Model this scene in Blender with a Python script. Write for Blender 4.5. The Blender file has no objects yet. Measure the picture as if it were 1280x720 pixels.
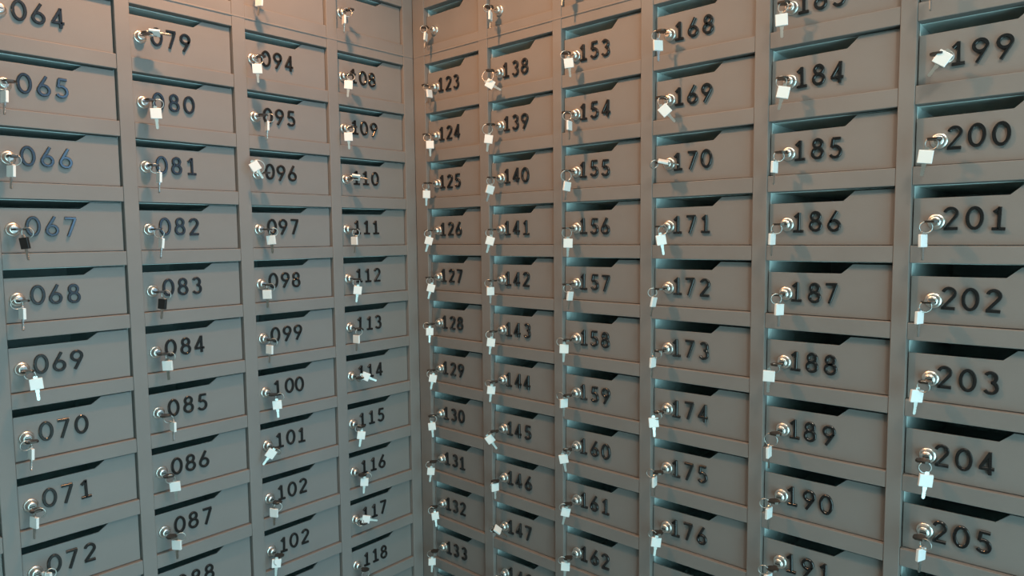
import bpy, bmesh, math, random
from mathutils import Vector, Matrix

random.seed(7)
S = bpy.context.scene
COLL = S.collection

# ------------------------------------------------------------------ camera
CAM = Vector((0.991057, 1.160575, 1.563374))
YAW, PITCH, ROLL, FPX = 3.868867, -0.0765711, -0.0101131, 857.43


def cam_axes():
    d = Vector((math.cos(PITCH) * math.cos(YAW), math.cos(PITCH) * math.sin(YAW), math.sin(PITCH)))
    r = d.cross(Vector((0, 0, 1))).normalized()
    u = r.cross(d)
    c, s = math.cos(ROLL), math.sin(ROLL)
    return r * c + u * s, u * c - r * s, d


RX, UX, DX = cam_axes()
cd = bpy.data.cameras.new('camera')
cam = bpy.data.objects.new('camera', cd)
COLL.objects.link(cam)
m = Matrix((RX, UX, -DX)).transposed().to_4x4()
m.translation = CAM
cam.matrix_world = m
cd.sensor_fit = 'HORIZONTAL'
cd.sensor_width = 36.0
cd.lens = FPX / 1280 * 36.0
cd.clip_start = 0.02
S.camera = cam

# ------------------------------------------------------------------ world, exposure, light
S.view_settings.view_transform = 'Standard'
S.view_settings.look = 'None'
S.view_settings.gamma = 1.0
S.view_settings.use_curve_mapping = False
S.view_settings.exposure = 0.0

W = bpy.data.worlds.new('world')
S.world = W
W.use_nodes = True
bg = W.node_tree.nodes['Background']
bg.inputs[0].default_value = (0.55, 0.85, 1.0, 1)
bg.inputs[1].default_value = 0.3

FILL_PANEL = ((0.62, 1.0), (0.6, 1.2), 4.6, (1.0, 0.84, 0.66))   # added overhead fill light, an invented fitting: centre, size, watts, colour
WINDOWS = [((0.30, 1.85, 0.02, 1.80), 34.5, (0.53, 0.96, 1.03)), ((-0.28, 0.04, 1.40, 2.36), 9.5, (0.30, 0.62, 1.0))]   # x0, x1, z0, z1, watts and colour of the daylight
LAMPS = [((0.50, 0.30, 2.36), 24.5, (1.0, 0.45, 0.19), .03), ((0.60, 1.40, 2.36), 12.0, (1.0, 0.84, 0.66), .06)]   # place, watts, colour and radius of the bulb


def daylight(x0, x1, z0, z1, watts, colour):
    l = bpy.data.lights.new('daylight', 'AREA')
    l.shape = 'RECTANGLE'
    l.size, l.size_y = x1 - x0, z1 - z0
    l.energy = watts
    l.color = colour
    o = bpy.data.objects.new('daylight', l)
    COLL.objects.link(o)
    o.location = ((x0 + x1) / 2, 2.44, (z0 + z1) / 2)
    o.rotation_euler = (math.radians(-90), 0, 0)   # faces -y, in through the window


for _w, _p, _c in WINDOWS:
    daylight(*_w, _p, _c)


# ------------------------------------------------------------------ materials
def mat(name, col, rough=0.5, metal=0.0, spec=0.5, bump=0.0, scale=400.0, vary=0.0, vscale=6.0):
    M = bpy.data.materials.new(name)
    M.use_nodes = True
    nt = M.node_tree
    b = nt.nodes['Principled BSDF']
    b.inputs['Base Color'].default_value = (*col, 1)
    b.inputs['Roughness'].default_value = rough
    b.inputs['Metallic'].default_value = metal
    b.inputs['Specular IOR Level'].default_value = spec
    tc = nt.nodes.new('ShaderNodeTexCoord')
    if vary:
        n = nt.nodes.new('ShaderNodeTexNoise')
        n.inputs['Scale'].default_value = vscale
        n.inputs['Detail'].default_value = 6
        nt.links.new(tc.outputs['Object'], n.inputs['Vector'])
        r = nt.nodes.new('ShaderNodeMapRange')
        r.inputs['From Min'].default_value = 0.3
        r.inputs['From Max'].default_value = 0.7
        r.inputs['To Min'].default_value = 1 - vary
        r.inputs['To Max'].default_value = 1 + vary
        nt.links.new(n.outputs['Fac'], r.inputs['Value'])
        x = nt.nodes.new('ShaderNodeVectorMath')
        x.operation = 'SCALE'
        x.inputs[0].default_value = col
        nt.links.new(r.outputs['Result'], x.inputs['Scale'])
        nt.links.new(x.outputs['Vector'], b.inputs['Base Color'])
    if bump:
        n2 = nt.nodes.new('ShaderNodeTexNoise')
        n2.inputs['Scale'].default_value = scale
        n2.inputs['Detail'].default_value = 2
        nt.links.new(tc.outputs['Object'], n2.inputs['Vector'])
        bp = nt.nodes.new('ShaderNodeBump')
        bp.inputs['Strength'].default_value = bump
        bp.inputs['Distance'].default_value = 0.0005
        nt.links.new(n2.outputs['Fac'], bp.inputs['Height'])
        nt.links.new(bp.outputs['Normal'], b.inputs['Normal'])
    return M


PAINT = mat('powder_coat', (0.235, 0.222, 0.212), rough=0.55, spec=0.35, bump=0.25, scale=900, vary=0.06, vscale=9)
ZINC = mat('galvanised_sheet', (0.76, 0.87, 0.86), rough=0.45, spec=0.5, metal=0.0, vary=0.05)
BLACK = mat('black_plastic', (0.010, 0.010, 0.011), rough=0.20, spec=0.8)
CHROME = mat('chrome', (0.95, 0.93, 0.89), rough=0.34, metal=1.0)
DARKSLOT = mat('keyhole_dark', (0.02, 0.02, 0.02), rough=0.5)
NICKEL = mat('nickel', (0.58, 0.57, 0.54), rough=0.38, metal=1.0)
BRIGHT = mat('white_key_head', (0.93, 0.94, 0.92), rough=0.35, metal=0.0, spec=0.6)
DARKKEY = mat('dark_key_metal', (0.09, 0.075, 0.065), rough=0.35, metal=0.7)
BLACKKEY = mat('black_key_head', (0.015, 0.015, 0.015), rough=0.4)
PLASTER = mat('wall_plaster', (0.45, 0.42, 0.38), rough=0.85, vary=0.04)
CEIL = mat('ceiling_plaster', (0.62, 0.60, 0.56), rough=0.9)
TILE = mat('floor_tile', (0.22, 0.20, 0.18), rough=0.35, vary=0.08)
WHITE = mat('white_frame', (0.7, 0.7, 0.7), rough=0.5)


def glow_mat():
    M = bpy.data.materials.new('lamp_glow')
    M.use_nodes = True
    b = M.node_tree.nodes['Principled BSDF']
    b.inputs['Emission Color'].default_value = (1.0, 0.7, 0.45, 1)
    b.inputs['Emission Strength'].default_value = 6
    return M


GLOW = glow_mat()


# ------------------------------------------------------------------ helpers
def finish(bm, name, smooth=None):
    bmesh.ops.recalc_face_normals(bm, faces=bm.faces)
    me = bpy.data.meshes.new(name)
    bm.to_mesh(me)
    bm.free()
    if smooth is not None:
        for p in me.polygons:
            p.use_smooth = True
        me.set_sharp_from_angle(angle=math.radians(smooth))
    return me


def link(name, me, material, parent=None, loc=(0, 0, 0), rot=(0, 0, 0)):
    if not me.materials:
        me.materials.append(material)
    o = bpy.data.objects.new(name, me)
    COLL.objects.link(o)
    o.parent = parent
    o.location = loc
    o.rotation_euler = rot
    return o


def empty(name, loc, rotz=0.0):
    o = bpy.data.objects.new(name, None)
    o.empty_display_size = 0.02
    COLL.objects.link(o)
    o.location = loc
    o.rotation_euler = (0, 0, rotz)
    return o


def tag(o, label, cat, group=None):
    o['label'] = label
    o['category'] = cat
    if group:
        o['group'] = group


def add_box(bm, x0, x1, y0, y1, z0, z1, bev=0.0, seg=1):
    vs = [bm.verts.new(c) for c in ((x0, y0, z0), (x1, y0, z0), (x1, y1, z0), (x0, y1, z0),
                                    (x0, y0, z1), (x1, y0, z1), (x1, y1, z1), (x0, y1, z1))]
    fs = [bm.faces.new([vs[i] for i in q]) for q in
          ((0, 3, 2, 1), (4, 5, 6, 7), (0, 1, 5, 4), (1, 2, 6, 5), (2, 3, 7, 6), (3, 0, 4, 7))]
    if bev:
        es = list({e for f in fs for e in f.edges})
        bmesh.ops.bevel(bm, geom=es, offset=bev, segments=seg, profile=0.5, affect='EDGES')


def box_obj(name, dims, material, parent=None, bev=0.0, structure=False):
    bm = bmesh.new()
    add_box(bm, *dims, bev=bev)
    o = link(name, finish(bm, name), material, parent)
    if structure:
        o['kind'] = 'structure'
    return o


# ------------------------------------------------------------------ layout of the two banks (metres)
# A plane per bank: the first bank stands along y = 0, the second along x = 0; they meet in the corner at the origin.
COLS = {  # column: (edge at image left, edge at image right) as distance from the corner
    'Z': (0.9340, 0.7707), 'A': (0.7499, 0.5896), 'B': (0.5682, 0.4038), 'C': (0.3805, 0.2150), 'D': (0.1917, 0.0272),
    'E': (0.0360, 0.1959), 'F': (0.2200, 0.3813), 'G': (0.4010, 0.5632), 'H': (0.5852, 0.7519), 'I': (0.7733, 0.9386),
    'J': (0.9577, 1.1230)}
FIRST = {'Z': 49, 'A': 64, 'B': 79, 'C': 94, 'D': 108, 'E': 123, 'F': 138, 'G': 153, 'H': 168, 'I': 183, 'J': 198}
D_TOP = [3.5, .2, -1.8, -1.8, -.5, .4, .8, .7, -.5, -.5, 0, 0]
D_BOT = [.5, -.5, -1, -.7, .3, .7, .5, 1, 0, -1, 0, 0]
NROWS = 12
LEFT = 'ZABCD'
RIGHT = 'EFGHIJ'
SEAM = 1.9465
UP_BOT = {True: 1.9690, False: 1.9640}


def row_z(col, r):
    if r < 0:
        b = UP_BOT[col in LEFT]
        return b, b + 0.0785
    return 1.9235 - .0778 - .1 * r + D_BOT[r] / 1000, 1.9235 - .1 * r + D_TOP[r] / 1000


def world_pt(col, u, n, z):
    """u to the right along the bank from the opening's edge, n out into the room."""
    e = COLS[col][0]
    return Vector((e - u, n, z)) if col in LEFT else Vector((n, e + u, z))


def pixel(p):
    v = p - CAM
    d = v.dot(DX)
    return 640 + FPX * v.dot(RX) / d, 360 - FPX * v.dot(UX) / d


def at_plane(col, x, y, n):
    """Where a sight line meets the plane n in front of a bank: (u, z)."""
    v = DX + RX * ((x - 640) / FPX) - UX * ((y - 360) / FPX)
    ax = 1 if col in LEFT else 0
    t = (n - CAM[ax]) / v[ax]
    p = CAM + v * t
    s = p[1 - ax]
    return (COLS[col][0] - s if col in LEFT else s - COLS[col][0]), p.z


def width(col):
    a, b = COLS[col]
    return abs(a - b)


MARGIN = 25


def in_view(col, r):
    z0, z1 = row_z(col, r)
    w = width(col)
    for i in range(7):
        for z in (z0, (z0 + z1) / 2, z1):
            x, y = pixel(world_pt(col, w * i / 6, 0, z))
            if -MARGIN < x < 1280 + MARGIN and -MARGIN < y < 720 + MARGIN:
                return True
    return False


BOXES = [(c, r) for c in LEFT + RIGHT for r in range(-1, NROWS) if in_view(c, r) or (c == 'Z' and 0 <= r < 9) or (r == -1 and c in 'ABH')]
HAVE = set(BOXES)


def bank_empty(name, left, z):
    # local x runs to the image right along the bank, local y goes into the wall
    return empty(name, (0, 0, z), math.pi if left else math.pi / 2)


# ------------------------------------------------------------------ room shell
X0, Y0, X1, Y1, H = -0.34, -0.34, 3.2, 2.3, 2.44
box_obj('floor', (X0, X1, Y0, Y1, -0.1, 0.0), TILE, structure=True)
box_obj('ceiling', (X0 - .1, X1 + .1, Y0 - .1, Y1 + .1, H, H + 0.1), CEIL, structure=True)
box_obj('wall_left', (X0, X1 + .1, Y0 - 0.1, Y0, 0, H), PLASTER, structure=True)
box_obj('wall_right', (X0 - 0.1, X0, Y0 - .1, Y1 + .1, 0, H), PLASTER, structure=True)
box_obj('wall_side', (X1, X1 + 0.1, Y0, Y1 + .1, 0, H), PLASTER, structure=True)
bm = bmesh.new()
(AX0, AX1, AZ0, AZ1), (BX0, BX1, BZ0, BZ1) = WINDOWS[0][0], WINDOWS[1][0]
add_box(bm, X0, BX0, Y1, Y1 + .1, 0, H)
add_box(bm, BX0, BX1, Y1, Y1 + .1, 0, BZ0)
add_box(bm, BX0, BX1, Y1, Y1 + .1, BZ1, H)
add_box(bm, BX1, AX0, Y1, Y1 + .1, 0, H)
add_box(bm, AX0, AX1, Y1, Y1 + .1, 0, AZ0)
add_box(bm, AX0, AX1, Y1, Y1 + .1, AZ1, H)
add_box(bm, AX1, X1, Y1, Y1 + .1, 0, H)
o = link('wall_rear', finish(bm, 'wall_rear'), PLASTER)
o['kind'] = 'structure'
for i, (x0, x1, z0, z1) in enumerate((WINDOWS[0][0], WINDOWS[1][0])):
    bm = bmesh.new()
    f = .03
    mid = [((x0 + x1) / 2 - f / 2, (x0 + x1) / 2 + f / 2)] if x1 - x0 > 1 else []
    for a, b in [(x0, x0 + f), (x1 - f, x1)] + mid:
        add_box(bm, a, b, Y1 + .02, Y1 + .08, z0, z1, 0.003)
    for a, b in ((z0, z0 + f), (z1 - f, z1)):
        add_box(bm, x0 + f, x1 - f, Y1 + .025, Y1 + .075, a, b, 0.003)
    o = link('window_%d' % (i + 1), finish(bm, 'window'), WHITE)
    o['kind'] = 'structure'


# ------------------------------------------------------------------ the frames of the banks
def frame(left, upper):
    cols = LEFT if left else RIGHT
    z0, z1 = (SEAM + .0004, 2.42) if upper else (0.0, SEAM - .0004)
    root = bank_empty('mailbox_cabinet', left, z0)
    sgn = -1 if left else 1

    def X(s):
        return sgn * s
    ends = 0.957 if left else 1.146
    # stiles: in local x, ordered from image left to image right
    xs = []
    edges = [(X(COLS[c][0]), X(COLS[c][1])) for c in cols]
    start = -ends if left else 0.0
    stop = 0.0 if left else ends
    prev = start
    for a, b in edges:
        xs.append((prev, a))
        prev = b
    xs.append((prev, stop))
    hz = z1 - z0
    for a, b in xs:
        bm = bmesh.new()
        add_box(bm, a, b, 0, .03, 0, hz, 0.0009, 2)
        link('stile', finish(bm, 'stile'), PAINT, root)
    # rails: one welded bar per row, in pieces between the stiles
    rows = [-1] if upper else list(range(NROWS))
    levels = []
    for i, r in enumerate(rows + [None]):
        bm = bmesh.new()
        n = 0
        for c, (a, b) in zip(cols, edges):
            have = r is not None and (c, r) in HAVE
            # piece above the opening of row r (reaches up to the opening above, or to the frame's end)
            top = hz
            if not upper:
                for q in range((r if r is not None else NROWS) - 1, -1, -1):
                    if (c, q) in HAVE:
                        top = row_z(c, q)[0] - z0
                        break
            else:
                if r is None:
                    top = row_z(c, -1)[0] - z0 if (c, -1) in HAVE else None
            bot = 0.0
            if r is not None:
                if not have:
                    continue
                bot = row_z(c, r)[1] - z0
            if top is None:
                continue
            add_box(bm, a + .0001, b - .0001, .0008, .0292, bot, top, 0.0009, 2)
            n += 1
        if upper and r is not None:
            for c, (a, b) in zip(cols, edges):
                if (c, r) not in HAVE:
                    add_box(bm, a + .0001, b - .0001, .0008, .0292, 0, hz, 0.0009, 2)
                    n += 1
        if n:
            link('rail' if r is not None else ('bottom_rail' if upper else 'plinth_panel'), finish(bm, 'rail'), PAINT, root)
        else:
            bm.free()
    # carcass: end panel and top panel behind the frame
    bm = bmesh.new()
    if left:
        add_box(bm, start, start + .0015, .0302, .325, 0, hz)
    else:
        add_box(bm, stop - .0015, stop, .0302, .325, 0, hz)
    link('side_panel', finish(bm, 'side_panel'), PAINT, root)
    bm = bmesh.new()
    add_box(bm, start + .002, stop - .002, .0302, .325, hz - .0015, hz)
    link('top_panel', finish(bm, 'top_panel'), PAINT, root)
    if not upper:
        # half-round bead along the top edge, where the next cabinet stands on it
        bm = bmesh.new()
        R = .0017
        ring0, ring1 = [], []
        for k in range(9):
            a = math.pi * k / 8
            y, z = -.00006 - .3 * R * math.sin(a), hz - R * math.cos(a)
            ring0.append(bm.verts.new((start + (0 if left else R), y, z)))
            ring1.append(bm.verts.new((stop - (R if left else 0), y, z)))
        for k in range(8):
            bm.faces.new((ring0[k], ring0[k + 1], ring1[k + 1], ring1[k]))
        bm.faces.new((ring0[8], ring0[0], ring1[0], ring1[8]))
        bm.faces.new(ring0)
        bm.faces.new(list(reversed(ring1)))
        link('edge_bead', finish(bm, 'edge_bead', 40), PAINT, root)
    return root


tag(frame(True, False), 'tall grey metal cabinet frame around the mailboxes numbered 064 to 118', 'cabinet', 'mailbox cabinet frames')
tag(frame(False, False), 'tall grey brown metal cabinet frame around the mailboxes numbered 123 to 205', 'cabinet', 'mailbox cabinet frames')
tag(frame(True, True), 'top metal cabinet frame stacked above mailboxes 079, 094 and 108', 'cabinet', 'mailbox cabinet frames')
tag(frame(False, True), 'top metal cabinet frame stacked above mailboxes 123, 138 and 153', 'cabinet', 'mailbox cabinet frames')


# ------------------------------------------------------------------ numerals
def arc(cx, cy, rx, ry, a0, a1, n=18):
    return [(cx + rx * math.cos(math.radians(a0 + (a1 - a0) * i / n)), cy + ry * math.sin(math.radians(a0 + (a1 - a0) * i / n))) for i in range(n + 1)]


SIX = [(arc(0, 8.9, 6.7, 6.9, 0, 360, 28)[:-1], True), ([(-5.9, 11.9), (-4.0, 15.6), (3.6, 28.6)], False)]
GLYPH = {
    '0': [(arc(0, 14.5, 7.4, 12.5, 0, 360, 36)[:-1], True)],
    '1': [([(0.6, 28.2), (0.6, 2.0)], False), ([(1.0, 27.2), (-5.2, 21.6)], False), ([(-6.2, 2.0), (7.2, 2.0)], False)],
    '2': [(arc(0, 20.6, 6.3, 6.5, 165, -38, 18) + [(-6.2, 2.4)], False), ([(-7.4, 2.0), (7.2, 2.0)], False)],
    '3': [(arc(-.4, 20.9, 5.7, 6.1, 150, -85, 18), False), (arc(-.4, 8.7, 6.6, 6.8, 85, -150, 20), False)],
    '4': [([(3.0, 28.3), (3.0, 0.2)], False), ([(3.0, 27.2), (-6.9, 8.4)], False), ([(-8.3, 7.6), (7.4, 7.6)], False)],
    '5': [([(-4.2, 27.0), (6.0, 27.0)], False), ([(-3.6, 27.0), (-4.9, 15.6)], False), (arc(-.6, 9.4, 6.9, 7.5, 128, -148, 22), False)],
    '6': SIX,
    '7': [([(-7.2, 27.0), (7.2, 27.0)], False), ([(6.2, 26.6), (-3.0, 0.4)], False)],
    '8': [(arc(0, 21.3, 5.4, 5.8, 0, 360, 26)[:-1], True), (arc(0, 8.7, 6.7, 6.8, 0, 360, 28)[:-1], True)],
    '9': [([(-x, 29 - y) for x, y in pts], cl) for pts, cl in SIX],
}
STROKE, RISE, CH = 3.8, 3.4, 0.5


def stroke(bm, pts, closed):
    n = len(pts)
    prof = [(-STROKE / 2, 0), (-STROKE / 2, RISE - CH), (-STROKE / 2 + CH, RISE), (STROKE / 2 - CH, RISE), (STROKE / 2, RISE - CH), (STROKE / 2, 0)]
    rings = []
    for i in range(n):
        p = Vector(pts[i])
        a = Vector(pts[(i - 1) % n]) if (closed or i > 0) else None
        b = Vector(pts[(i + 1) % n]) if (closed or i < n - 1) else None
        t0 = (p - a).normalized() if a is not None else None
        t1 = (b - p).normalized() if b is not None else None
        if t0 is None:
            t, k = t1, 1
        elif t1 is None:
            t, k = t0, 1
        else:
            t = (t0 + t1).normalized()
            k = min(1.8, 1 / max(.4, t.dot(t1)))
        nr = Vector((-t.y, t.x))
        ring = []
        for off, h in prof:
            q = p + nr * off * k
            ring.append(bm.verts.new((q.x / 1000, -h / 1000, q.y / 1000)))
        rings.append(ring)
    m_ = len(prof)
    for i in range(n if closed else n - 1):
        r0, r1 = rings[i], rings[(i + 1) % n]
        for j in range(m_):
            bm.faces.new((r0[j], r0[(j + 1) % m_], r1[(j + 1) % m_], r1[j]))
    if not closed:
        bm.faces.new(rings[0])
        bm.faces.new(list(reversed(rings[-1])))


NUMERAL = {}
for ch, strokes in GLYPH.items():
    bm = bmesh.new()
    for pts, cl in strokes:
        stroke(bm, pts, cl)
    NUMERAL[ch] = finish(bm, 'numeral_' + ch, 40)


# ------------------------------------------------------------------ lock, keys, ring (shared meshes)
def lathe(prof, seg=28):
    """prof: (radius, y) pairs, y negative towards the room."""
    bm = bmesh.new()
    rings = []
    for r, y in prof:
        if r < 1e-6:
            rings.append([bm.verts.new((0, y, 0))])
        else:
            rings.append([bm.verts.new((r * math.cos(2 * math.pi * k / seg), y, r * math.sin(2 * math.pi * k / seg))) for k in range(seg)])
    for a, b in zip(rings, rings[1:]):
        for k in range(seg):
            q = (k + 1) % seg
            if len(a) == 1:
                bm.faces.new((a[0], b[q], b[k]))
            elif len(b) == 1:
                bm.faces.new((a[k], a[q], b[0]))
            else:
                bm.faces.new((a[k], a[q], b[q], b[k]))
    return bm


MM = .001
DOOR_Y = 7.6 * MM     # the doors sit this far behind the face of the frame
LOCK = finish(lathe([(0, -.00005), (9.8 * MM, -.00005), (9.8 * MM, -1.2 * MM), (9.2 * MM, -2.2 * MM), (8.0 * MM, -2.6 * MM), (7.7 * MM, -3.6 * MM),
                     (7.4 * MM, -6.6 * MM), (6.8 * MM, -8.4 * MM), (5.9 * MM, -9.5 * MM), (4.8 * MM, -10.0 * MM), (0, -10.0 * MM)]), 'lock', 50)
bm = lathe([(0, -10.03 * MM), (4.6 * MM, -10.03 * MM), (4.6 * MM, -10.5 * MM), (4.2 * MM, -10.8 * MM), (0, -10.8 * MM)], 20)
PLUG = finish(bm, 'lock_plug', 35)
bm = bmesh.new()
add_box(bm, -3.6 * MM, 3.6 * MM, -11.05 * MM, -10.82 * MM, -.7 * MM, .7 * MM)
KEYHOLE = finish(bm, 'keyhole')


def key_outline(bow_w, bow_h, neck, blade_w, blade_l):
    """Flat key in the x-z plane, bow centre at the origin, blade pointing down."""
    w, h, c = bow_w / 2, bow_h / 2, 1.3
    pts = [(-w + c, h), (w - c, h), (w, h - c), (w, -h + c), (w - c, -h), (neck / 2, -h), (neck / 2, -h - 3.5),
           (blade_w / 2, -h - 4.2)]
    z = -h - 4.2
    step = (blade_l - 6) / 6
    for i in range(6):
        pts += [(blade_w / 2 - (.9 if i % 2 else .25), z - step * (i + .5)), (blade_w / 2 - .1, z - step * (i + 1))]
    pts += [(.5, -h - blade_l), (-blade_w / 2 + .6, -h - blade_l + .4), (-blade_w / 2, -h - blade_l + 1.6), (-blade_w / 2, -h - 4.2), (-neck / 2, -h - 3.5), (-neck / 2, -h), (-w + c, -h), (-w, -h + c), (-w, h - c)]
    return pts


def extrude_outline(bm, pts, t):
    a = [bm.verts.new((x * MM, -t / 2 * MM, z * MM)) for x, z in pts]
    b = [bm.verts.new((x * MM, t / 2 * MM, z * MM)) for x, z in pts]
    bm.faces.new(a)
    bm.faces.new(list(reversed(b)))
    n = len(pts)
    for i in range(n):
        bm.faces.new((a[i], b[i], b[(i + 1) % n], a[(i + 1) % n]))


BOW = 16.0


def hung_blade():
    """Shank and toothed blade below the head, and the small eyelet above it that the ring passes through."""
    pts = key_outline(BOW, BOW, 5.0, 4.2, 16)
    low = pts[5:-4]
    bm = bmesh.new()
    extrude_outline(bm, [(-2.5, -BOW / 2 + 1), (2.5, -BOW / 2 + 1)] + low, 1.5)
    top = BOW / 2
    extrude_outline(bm, [(-2.6, top - 1), (2.6, top - 1), (2.6, top + 2.6), (1.6, top + 3.6), (-1.6, top + 3.6), (-2.6, top + 2.6)], 1.8)
    return finish(bm, 'key_blade')


def hung_bow():
    """Square moulded head."""
    w = BOW / 2 * MM
    bm = bmesh.new()
    add_box(bm, -w, w, -1.9 * MM, 1.9 * MM, -w, w, .7 * MM, 2)
    return finish(bm, 'key_head')


HUNG_BLADE = hung_blade()
HUNG_BOW = hung_bow()


def lock_key():
    """Key in the lock: its head lies flat, sticking out of the plug (towards -y)."""
    bm = bmesh.new()
    w = 7.6
    y0, y1, c = -14.5, -29.0, 3.6
    t = 1.3
    out = [(-2.7, -11.15), (2.7, -11.15), (2.7, y0), (w - c, y0), (w, y0 - c), (w, y1 + c), (w - c, y1), (-w + c, y1), (-w, y1 + c), (-w, y0 - c), (-w + c, y0), (-2.7, y0)]
    a = [bm.verts.new((x * MM, y * MM, -t * MM)) for x, y in out]
    b = [bm.verts.new((x * MM, y * MM, t * MM)) for x, y in out]
    bm.faces.new(a)
    bm.faces.new(list(reversed(b)))
    n = len(out)
    for i in range(n):
        bm.faces.new((a[i], b[i], b[(i + 1) % n], a[(i + 1) % n]))
    return finish(bm, 'key_in_lock')


LOCK_KEY = lock_key()


def ring_mesh(R, r=0.75, seg=28, sub=8):
    bm = bmesh.new()
    rings = []
    for i in range(seg):
        a = 2 * math.pi * i / seg
        ring = []
        for j in range(sub):
            b = 2 * math.pi * j / sub
            q = R + r * math.cos(b)
            ring.append(bm.verts.new((q * math.cos(a) * MM, r * math.sin(b) * MM, q * math.sin(a) * MM)))
        rings.append(ring)
    for i in range(seg):
        for j in range(sub):
            bm.faces.new((rings[i][j], rings[(i + 1) % seg][j], rings[(i + 1) % seg][(j + 1) % sub], rings[i][(j + 1) % sub]))
    return finish(bm, 'split_ring', 60)


RINGS = {}


def ring_for(R):
    k = round(R * 2) / 2
    if k not in RINGS:
        RINGS[k] = ring_mesh(k)
    return RINGS[k]


# ------------------------------------------------------------------ mailboxes
def door_mesh(w, h, slot, top_gap):
    g = 1.5 * MM
    x0, x1, z0, z1 = g, w - g, .9 * MM, h - top_gap
    na, nb = .1015, .1155
    out = [(x0, z0), (x1, z0), (x1, z1), (nb, z1), (na, h - slot), (x0, h - slot)]
    bm = bmesh.new()
    a = [bm.verts.new((x, DOOR_Y, z)) for x, z in out]
    b = [bm.verts.new((x, DOOR_Y + 2.0 * MM, z)) for x, z in out]
    bm.faces.new(a)
    bm.faces.new(list(reversed(b)))
    n = len(out)
    for i in range(n):
        bm.faces.new((a[i], b[i], b[(i + 1) % n], a[(i + 1) % n]))
    bmesh.ops.bevel(bm, geom=list(bm.edges), offset=.45 * MM, segments=2, profile=.5, affect='EDGES')
    return finish(bm, 'door')


def housing_mesh(w, h):
    """Open-fronted sheet box behind the door."""
    g, t, y0, y1 = .4 * MM, .8 * MM, 12.5 * MM, .30
    bm = bmesh.new()
    add_box(bm, g, g + t, y0, y1, g, h - g)
    add_box(bm, w - g - t, w - g, y0, y1, g, h - g)
    add_box(bm, g + t, w - g - t, y0, y1, g, g + t)
    add_box(bm, g + t, w - g - t, .017, y1, h - g - t, h - g)
    add_box(bm, g + t, w - g - t, y1 - t, y1, g + t, h - g - t)
    return finish(bm, 'housing')


def number_of(c, r):
    n = FIRST[c] + r
    if c == 'C' and r >= 9:
        n -= 1
    return '%03d' % n


LOCK_U = {True: .0160, False: .0270}
LOCK_Z = {True: .0335, False: .0300}
SIDE = {'B': 'mailbox 079', 'C': 'mailbox 094', 'D': 'mailbox 108', 'E': 'mailbox 123', 'F': 'mailbox 138', 'G': 'mailbox 153', 'H': 'mailbox 168', 'A': 'mailbox 064', 'I': 'mailbox 183', 'J': 'mailbox 198'}


def box_name(c, r):
    if r < 0:
        return 'the unnumbered mailbox above ' + SIDE[c][8:]
    n = number_of(c, r)
    if c == 'C' and r in (8, 9):
        return 'the %s mailbox numbered 102' % ('upper' if r == 8 else 'lower')
    return 'mailbox ' + n


def make_mailbox(c, r):
    left = c in LEFT
    z0, z1 = row_z(c, r)
    w, h = width(c), z1 - z0
    p = world_pt(c, 0, 0, z0)
    root = empty('mailbox', p, math.pi if left else math.pi / 2)
    if r < 0:
        label = 'grey brown metal mailbox without a number directly above ' + SIDE[c]
    elif c == 'C' and r in (8, 9):
        label = 'grey metal mailbox numbered 102, the %s of two with that number' % ('upper' if r == 8 else 'lower')
    elif c == 'Z' and r not in (7, 8):
        label = 'grey metal mailbox numbered %s standing beside mailbox %s' % (number_of(c, r), number_of('A', r))
    elif c == 'Z':
        label = 'grey metal mailbox almost wholly cut off by the photo edge beside mailbox ' + number_of('A', r)
    else:
        label = '%s metal mailbox numbered %s in black numerals' % ('grey' if left else 'grey brown', number_of(c, r))
    tag(root, label, 'mailbox', 'mailboxes in the corner banks')
    link('housing', housing_mesh(w, h), ZINC, root)
    slot = .0128 if left else .0168
    if r == 0:
        slot += .002
    door = link('door', door_mesh(w, h, slot, (2.2 if left else 3.2) * MM), PAINT, root)
    if r >= 0:
        cs = (40.0, 63.2, 86.4) if left else (43.2, 66.6, 90.4)
        zb = .0236 if left else .0186
        for ch, cx in zip(number_of(c, r), cs):
            link('numeral', NUMERAL[ch], BLACK, door,
                 (cx * MM + random.uniform(-.8, .8) * MM, DOOR_Y - .03 * MM, zb + random.uniform(-.6, .6) * MM), (0, random.uniform(-.03, .03), 0))
    lk = link('lock', LOCK, CHROME, root, (LOCK_U[left], DOOR_Y, LOCK_Z[left]))
    link('lock_plug', PLUG, NICKEL, lk)
    link('keyhole', KEYHOLE, DARKSLOT, lk)
    return root


for c, r in BOXES:
    make_mailbox(c, r)

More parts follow.
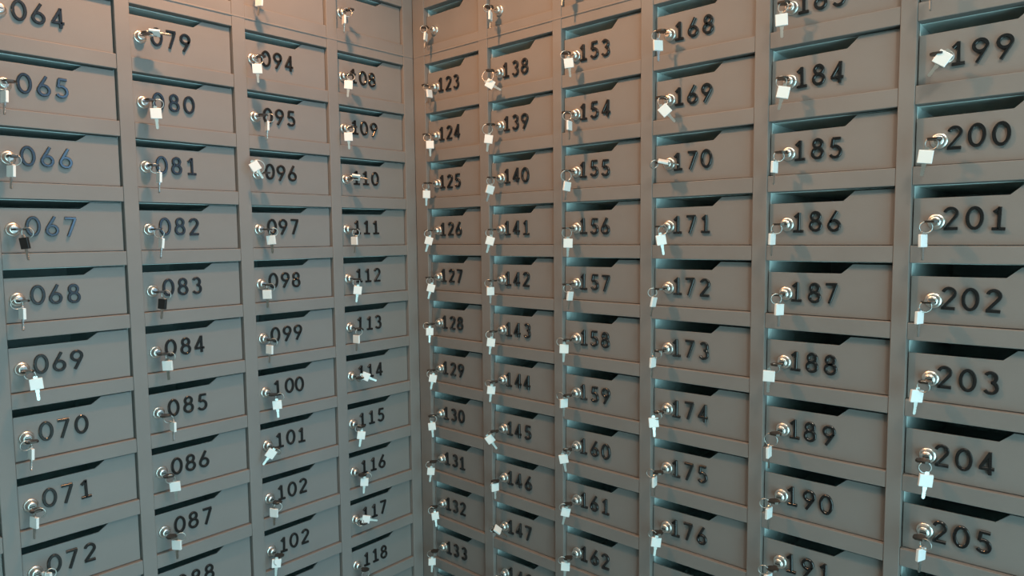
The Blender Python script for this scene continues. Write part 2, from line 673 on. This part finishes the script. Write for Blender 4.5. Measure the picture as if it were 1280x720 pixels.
# ------------------------------------------------------------------ key sets
# (column, row): head centre in the photo, apparent head width, blade tip (or None), tilt used when no tip shows, head colour
KEYS = {
    ('A', 1): (5.5, 121, 6, (5.5, 145)), ('A', 2): (14, 214, 7, (14, 232)), ('A', 3): (31, 304, 8, (36, 326), 'black'), ('A', 4): (28, 392, 5, (29, 415)),
    ('A', 5): (45.5, 480, 20, (49, 502)), ('A', 6): (39, 567, 4, (39, 588)), ('A', 7): (43, 653, 7, (43, 674)), ('A', 8): (59, 722, 9, (61, 742)),
    ('B', 0): (193, 41, 4, (212, 45)), ('B', 1): (195, 142, 15, (197, 160)), ('B', 2): (199, 222, 4, (199, 242)), ('B', 3): (202, 304, 4, (201, 322)),
    ('B', 4): (203, 380, 8, (202, 399), 'black'), ('B', 5): (209.5, 457, 11, (211, 474)), ('B', 6): (216.5, 533, 5, (217, 552)), ('B', 7): (219, 608, 12, (221, 626)),
    ('B', 8): (221, 681, 10, (222, 699)),
    ('C', -1): (324, 2, 8, (323, 20)), ('C', 0): (321.5, 86, 14, (323, 104)), ('C', 1): (334, 158, 3, (334, 177)), ('C', 2): (319, 208, 14, (327, 222)),
    ('C', 3): (339, 300, 10, (341, 317)), ('C', 4): (334, 368, 10, (335, 386)), ('C', 5): (337, 437, 7, (337, 454)), ('C', 6): (346.5, 506, 12, (348, 522)),
    ('C', 7): (338.7, 567, 12, (331, 581)), ('C', 8): (342.5, 641, 9, (343, 657)), ('C', 9): (345.5, 704, 12, (345, 720)),
    ('D', -1): (430, 25, 3, (430, 39)), ('D', 0): (435.5, 106, 12, (435, 122)), ('D', 1): (435.5, 171, 12, (436.5, 186)), ('D', 2): (445, 221.5, 5, (457, 224.5)),
    ('D', 3): (443, 301, 7, (443.5, 315)), ('D', 4): (447, 363, 11, (446, 377)), ('D', 5): (445.5, 424, 7, (445.7, 439)), ('D', 6): (457, 470.5, 11, (470, 475)),
    ('D', 7): (451.5, 544, 11, (450, 559)), ('D', 8): (455.5, 602.5, 11, (455, 617)), ('D', 9): (457.5, 649, 11, (471, 647)), ('D', 10): (456, 728, 10, (456, 742)),
    ('E', -1): (532, 46, 3, (531.5, 56)), ('E', 0): (536.7, 117, 6, (538, 135)), ('E', 1): (537.5, 181, 10, (538, 196)), ('E', 2): (533, 243, 9, (533, 257)),
    ('E', 3): (536, 301, 11, (533.7, 315)), ('E', 4): (538.7, 360, 11, (536.7, 373)), ('E', 5): (537, 414.5, 9, (537, 428)), ('E', 6): (541, 473, 11, (539.5, 487)),
    ('E', 7): (540, 533, 10, (541, 546)), ('E', 8): (538.7, 589, 12, (538, 602)), ('E', 9): (544, 645, 9, (545, 657)), ('E', 10): (540, 702, 9, (540, 715)),
    ('F', -1): (613, 20, 3, (613, 37)), ('F', 0): (612.5, 105, 13, (625, 112)), ('F', 1): (610.7, 174, 12, (609.5, 189)), ('F', 2): (612.5, 237, 9, (609.5, 252)),
    ('F', 3): (612.5, 301, 11, (609.7, 316)), ('F', 4): (613, 364, 9, (613, 379)), ('F', 5): (613.7, 428, 13, (612.5, 443)), ('F', 6): (614, 487.5, 11, (613, 502)),
    ('F', 7): (612.5, 549, 12, (619, 563)), ('F', 8): (618.7, 609, 9, (619, 623)), ('F', 9): (622, 662, 4, (632, 676)), ('F', 10): (617, 728, 9, (616, 742)),
    ('G', -1): (704, -10, 5, (703, 8)), ('G', 0): (711, 79, 15, (713, 99)), ('G', 1): (711.7, 157, 5, (711.7, 175)), ('G', 2): (708.7, 233, 8, (707, 249)),
    ('G', 3): (710, 304, 13, (709.7, 321)), ('G', 4): (712.5, 370, 6, (710.7, 387)), ('G', 5): (705, 436, 12, (704.5, 453)), ('G', 6): (704.7, 504, 9, (704.5, 522)),
    ('G', 7): (704.5, 573.5, 12, (707, 590)), ('G', 8): (707, 640, 13, (704, 656)), ('G', 9): (706.7, 708, 13, (706, 725)),
    ('H', 0): (822.5, 57, 11, (823, 75)), ('H', 1): (831, 138, 15, (843, 152)), ('H', 2): (829, 202, 4, (847, 205)), ('H', 3): (826.3, 300, 12, (829, 318)),
    ('H', 4): (817, 377.5, 5, (814, 394)), ('H', 5): (816, 453, 6, (815, 470)), ('H', 6): (817, 528, 12, (818, 545)), ('H', 7): (818, 602, 4, (818, 620)),
    ('H', 8): (820, 677.5, 12, (818, 696)),
    ('I', 0): (977, 25, 17, (977.5, 46)), ('I', 1): (979, 115.5, 18, (974, 137)), ('I', 2): (968, 209, 6, (967, 231)), ('I', 3): (965, 299, 6, (964, 320)),
    ('I', 4): (974, 387, 9, (973, 408)), ('I', 5): (961, 470, 14, (960, 491)), ('I', 6): (961, 565, 4, (961, 584)), ('I', 7): (961, 641, 6, (960, 661)), ('I', 8): (960, 724, 8, (960, 745)),
    ('J', 0): (1163, -12, 6, (1163, 10)), ('J', 1): (1178, 73, 19, (1161, 96)), ('J', 2): (1156.7, 196, 18, (1152.5, 219)), ('J', 3): (1153.5, 301, 7, (1153, 324)),
    ('J', 4): (1149, 397, 7, (1147.5, 420)), ('J', 5): (1145.5, 495, 13, (1142, 519)), ('J', 6): (1157, 600.5, 15, (1154, 621)), ('J', 7): (1151, 693, 8, (1149, 715)),
}
KEY_N = .025     # how far from the bank's face the loose key hangs


def make_keys(c, r, x, y, wpx, tip, colour=None):
    left = c in LEFT
    z0, _ = row_z(c, r)
    origin = world_pt(c, LOCK_U[left], 0, z0 + LOCK_Z[left])
    rz = math.pi if left else math.pi / 2
    root = empty('key_bunch', origin, rz)
    u, z = at_plane(c, x, y, KEY_N)
    tu, tz = at_plane(c, tip[0], tip[1], KEY_N)
    # local frame of the bunch: x to the right along the bank, y into the wall, z up
    B = Vector((u - LOCK_U[left], -KEY_N, z - (z0 + LOCK_Z[left])))
    d = Vector((tu - u, 0, tz - z))
    tilt = math.atan2(d.x, -d.z)             # 0 when hanging straight down
    # apparent width of the square head -> how far it is turned away from the viewer
    pw = world_pt(c, u, KEY_N, z)
    full = BOW * MM * FPX / (pw - CAM).dot(DX)
    view = math.atan2(*((CAM - pw).dot(Vector((-1, 0, 0)) if left else Vector((0, 1, 0))), (CAM - pw).dot(Vector((0, 1, 0)) if left else Vector((1, 0, 0)))))
    # view: angle of the sight line from the bank's normal, towards local +x
    turn = math.acos(max(.12, min(1.0, wpx / full)))
    # turned to the viewer, swung by its tilt, then spun about its own blade
    rot = Matrix.Rotation(view, 4, 'Z') @ Matrix.Rotation(-tilt, 4, 'Y') @ Matrix.Rotation(turn if not left else -turn, 4, 'Z')
    key = link('key', HUNG_BOW, BRIGHT, root)
    key.matrix_local = Matrix.Translation(B) @ rot
    if colour == 'black':
        key.data = HUNG_BOW_BLACK
        key['label'] = 'key with a black head'
    bl = link('key_blade', HUNG_BLADE, NICKEL, key)
    # the key in the lock
    lk = link('key', LOCK_KEY, DARKKEY, root)
    # split ring through the loose key's slot and round the head of the key in the lock
    hole = B + rot.to_3x3() @ Vector((0, 0, (BOW / 2 + 2.0) * MM))
    anchor = Vector((max(-.006, min(.006, hole.x)), -.0255, 0.0))
    dist = (hole - anchor).length
    R = max(7.0, dist / 2 / MM + .3)
    if R > 12:
        R = 12
    k = round(R * 2) / 2
    mid = (hole + anchor) / 2
    ax = (anchor - hole)
    if ax.length < 1e-5:
        ax = Vector((0, 0, 1))
    ax.normalize()
    look = Vector((math.sin(view + .5 * random.uniform(-1, 1)), -math.cos(view), .0))
    nrm = (look - ax * look.dot(ax)).normalized()
    side = nrm.cross(ax).normalized()
    off = math.sqrt(max(0, (k * MM) ** 2 - (dist / 2) ** 2))
    sg = -1 if side.z > 0 else 1
    cen = mid + side * off * sg
    rm = Matrix((side, nrm, ax)).transposed().to_4x4()
    ring = link('split_ring', ring_for(k), NICKEL, root)
    ring.matrix_local = Matrix.Translation(cen) @ rm
    if colour == 'black':
        how = 'with one black head hanging from'
    elif abs(tilt) < .5:
        how = 'hanging from'
    else:
        how = 'swung sideways at'
    tag(root, 'two keys on a ring %s the lock of %s' % (how, box_name(c, r)), 'keys', 'key bunches left in the mailbox locks')


HUNG_BOW_BLACK = HUNG_BOW.copy()
HUNG_BOW_BLACK.materials.append(BLACKKEY)
for (c, r), a in KEYS.items():
    if (c, r) in HAVE:
        make_keys(c, r, *a)


# ------------------------------------------------------------------ ceiling downlights
def downlight(loc, watts, colour, soft, label):
    root = empty('ceiling_downlight', (loc[0], loc[1], H))
    bm = bmesh.new()
    seg = 32
    prof = [(.045, 0.0), (.06, 0.0), (.06, -.004), (.052, -.012), (.045, -.012), (.045, 0.0)]
    rings = [[bm.verts.new((q * math.cos(2 * math.pi * k / seg), q * math.sin(2 * math.pi * k / seg), z)) for k in range(seg)] for q, z in prof[:-1]]
    for i in range(len(rings)):
        a, b = rings[i], rings[(i + 1) % len(rings)]
        for k in range(seg):
            bm.faces.new((a[k], a[(k + 1) % seg], b[(k + 1) % seg], b[k]))
    link('trim_ring', finish(bm, 'trim_ring', 40), WHITE, root)
    bm = bmesh.new()
    bmesh.ops.create_circle(bm, cap_ends=True, radius=.0445, segments=32)
    link('lens', finish(bm, 'lens'), GLOW, root, (0, 0, -.003))
    tag(root, label, 'lamp', 'ceiling downlights')
    l = bpy.data.lights.new('bulb', 'SPOT')
    l.energy = watts
    l.color = colour
    l.shadow_soft_size = soft
    l.spot_size = math.radians(150)
    l.spot_blend = .6
    o = bpy.data.objects.new('bulb', l)
    COLL.objects.link(o)
    o.parent = root
    o.location = (0, 0, loc[2] - H)


downlight(*LAMPS[0], 'round warm downlight in the ceiling near the corner of the banks')
downlight(*LAMPS[1], 'round warm downlight in the ceiling before mailboxes 168 to 198')


def fill_panel(centre, size, watts, colour):  # made-up panel, added to brighten the upward-facing ledges of the rails
    root = empty('overhead_fill_panel', (centre[0], centre[1], H))
    a, b = size[0] / 2, size[1] / 2
    bm = bmesh.new()
    f = .02
    add_box(bm, -a - f, -a, -b - f, b + f, -.02, -.0002, .002)
    add_box(bm, a, a + f, -b - f, b + f, -.02, -.0002, .002)
    add_box(bm, -a, a, -b - f, -b, -.02, -.0002, .002)
    add_box(bm, -a, a, b, b + f, -.02, -.0002, .002)
    link('fill_panel_frame', finish(bm, 'fill_panel_frame'), WHITE, root)
    bm = bmesh.new()
    add_box(bm, -a, a, -b, b, -.008, -.004)
    link('fill_diffuser', finish(bm, 'fill_diffuser'), WHITE, root)
    tag(root, 'long flat fill light panel added above the floor between the two banks', 'lamp')
    l = bpy.data.lights.new('fill_light', 'AREA')
    l.shape = 'RECTANGLE'
    l.size, l.size_y = size
    l.energy = watts
    l.color = colour
    o = bpy.data.objects.new('fill_light', l)
    COLL.objects.link(o)
    o.parent = root
    o.location = (0, 0, -.012)


fill_panel(*FILL_PANEL)
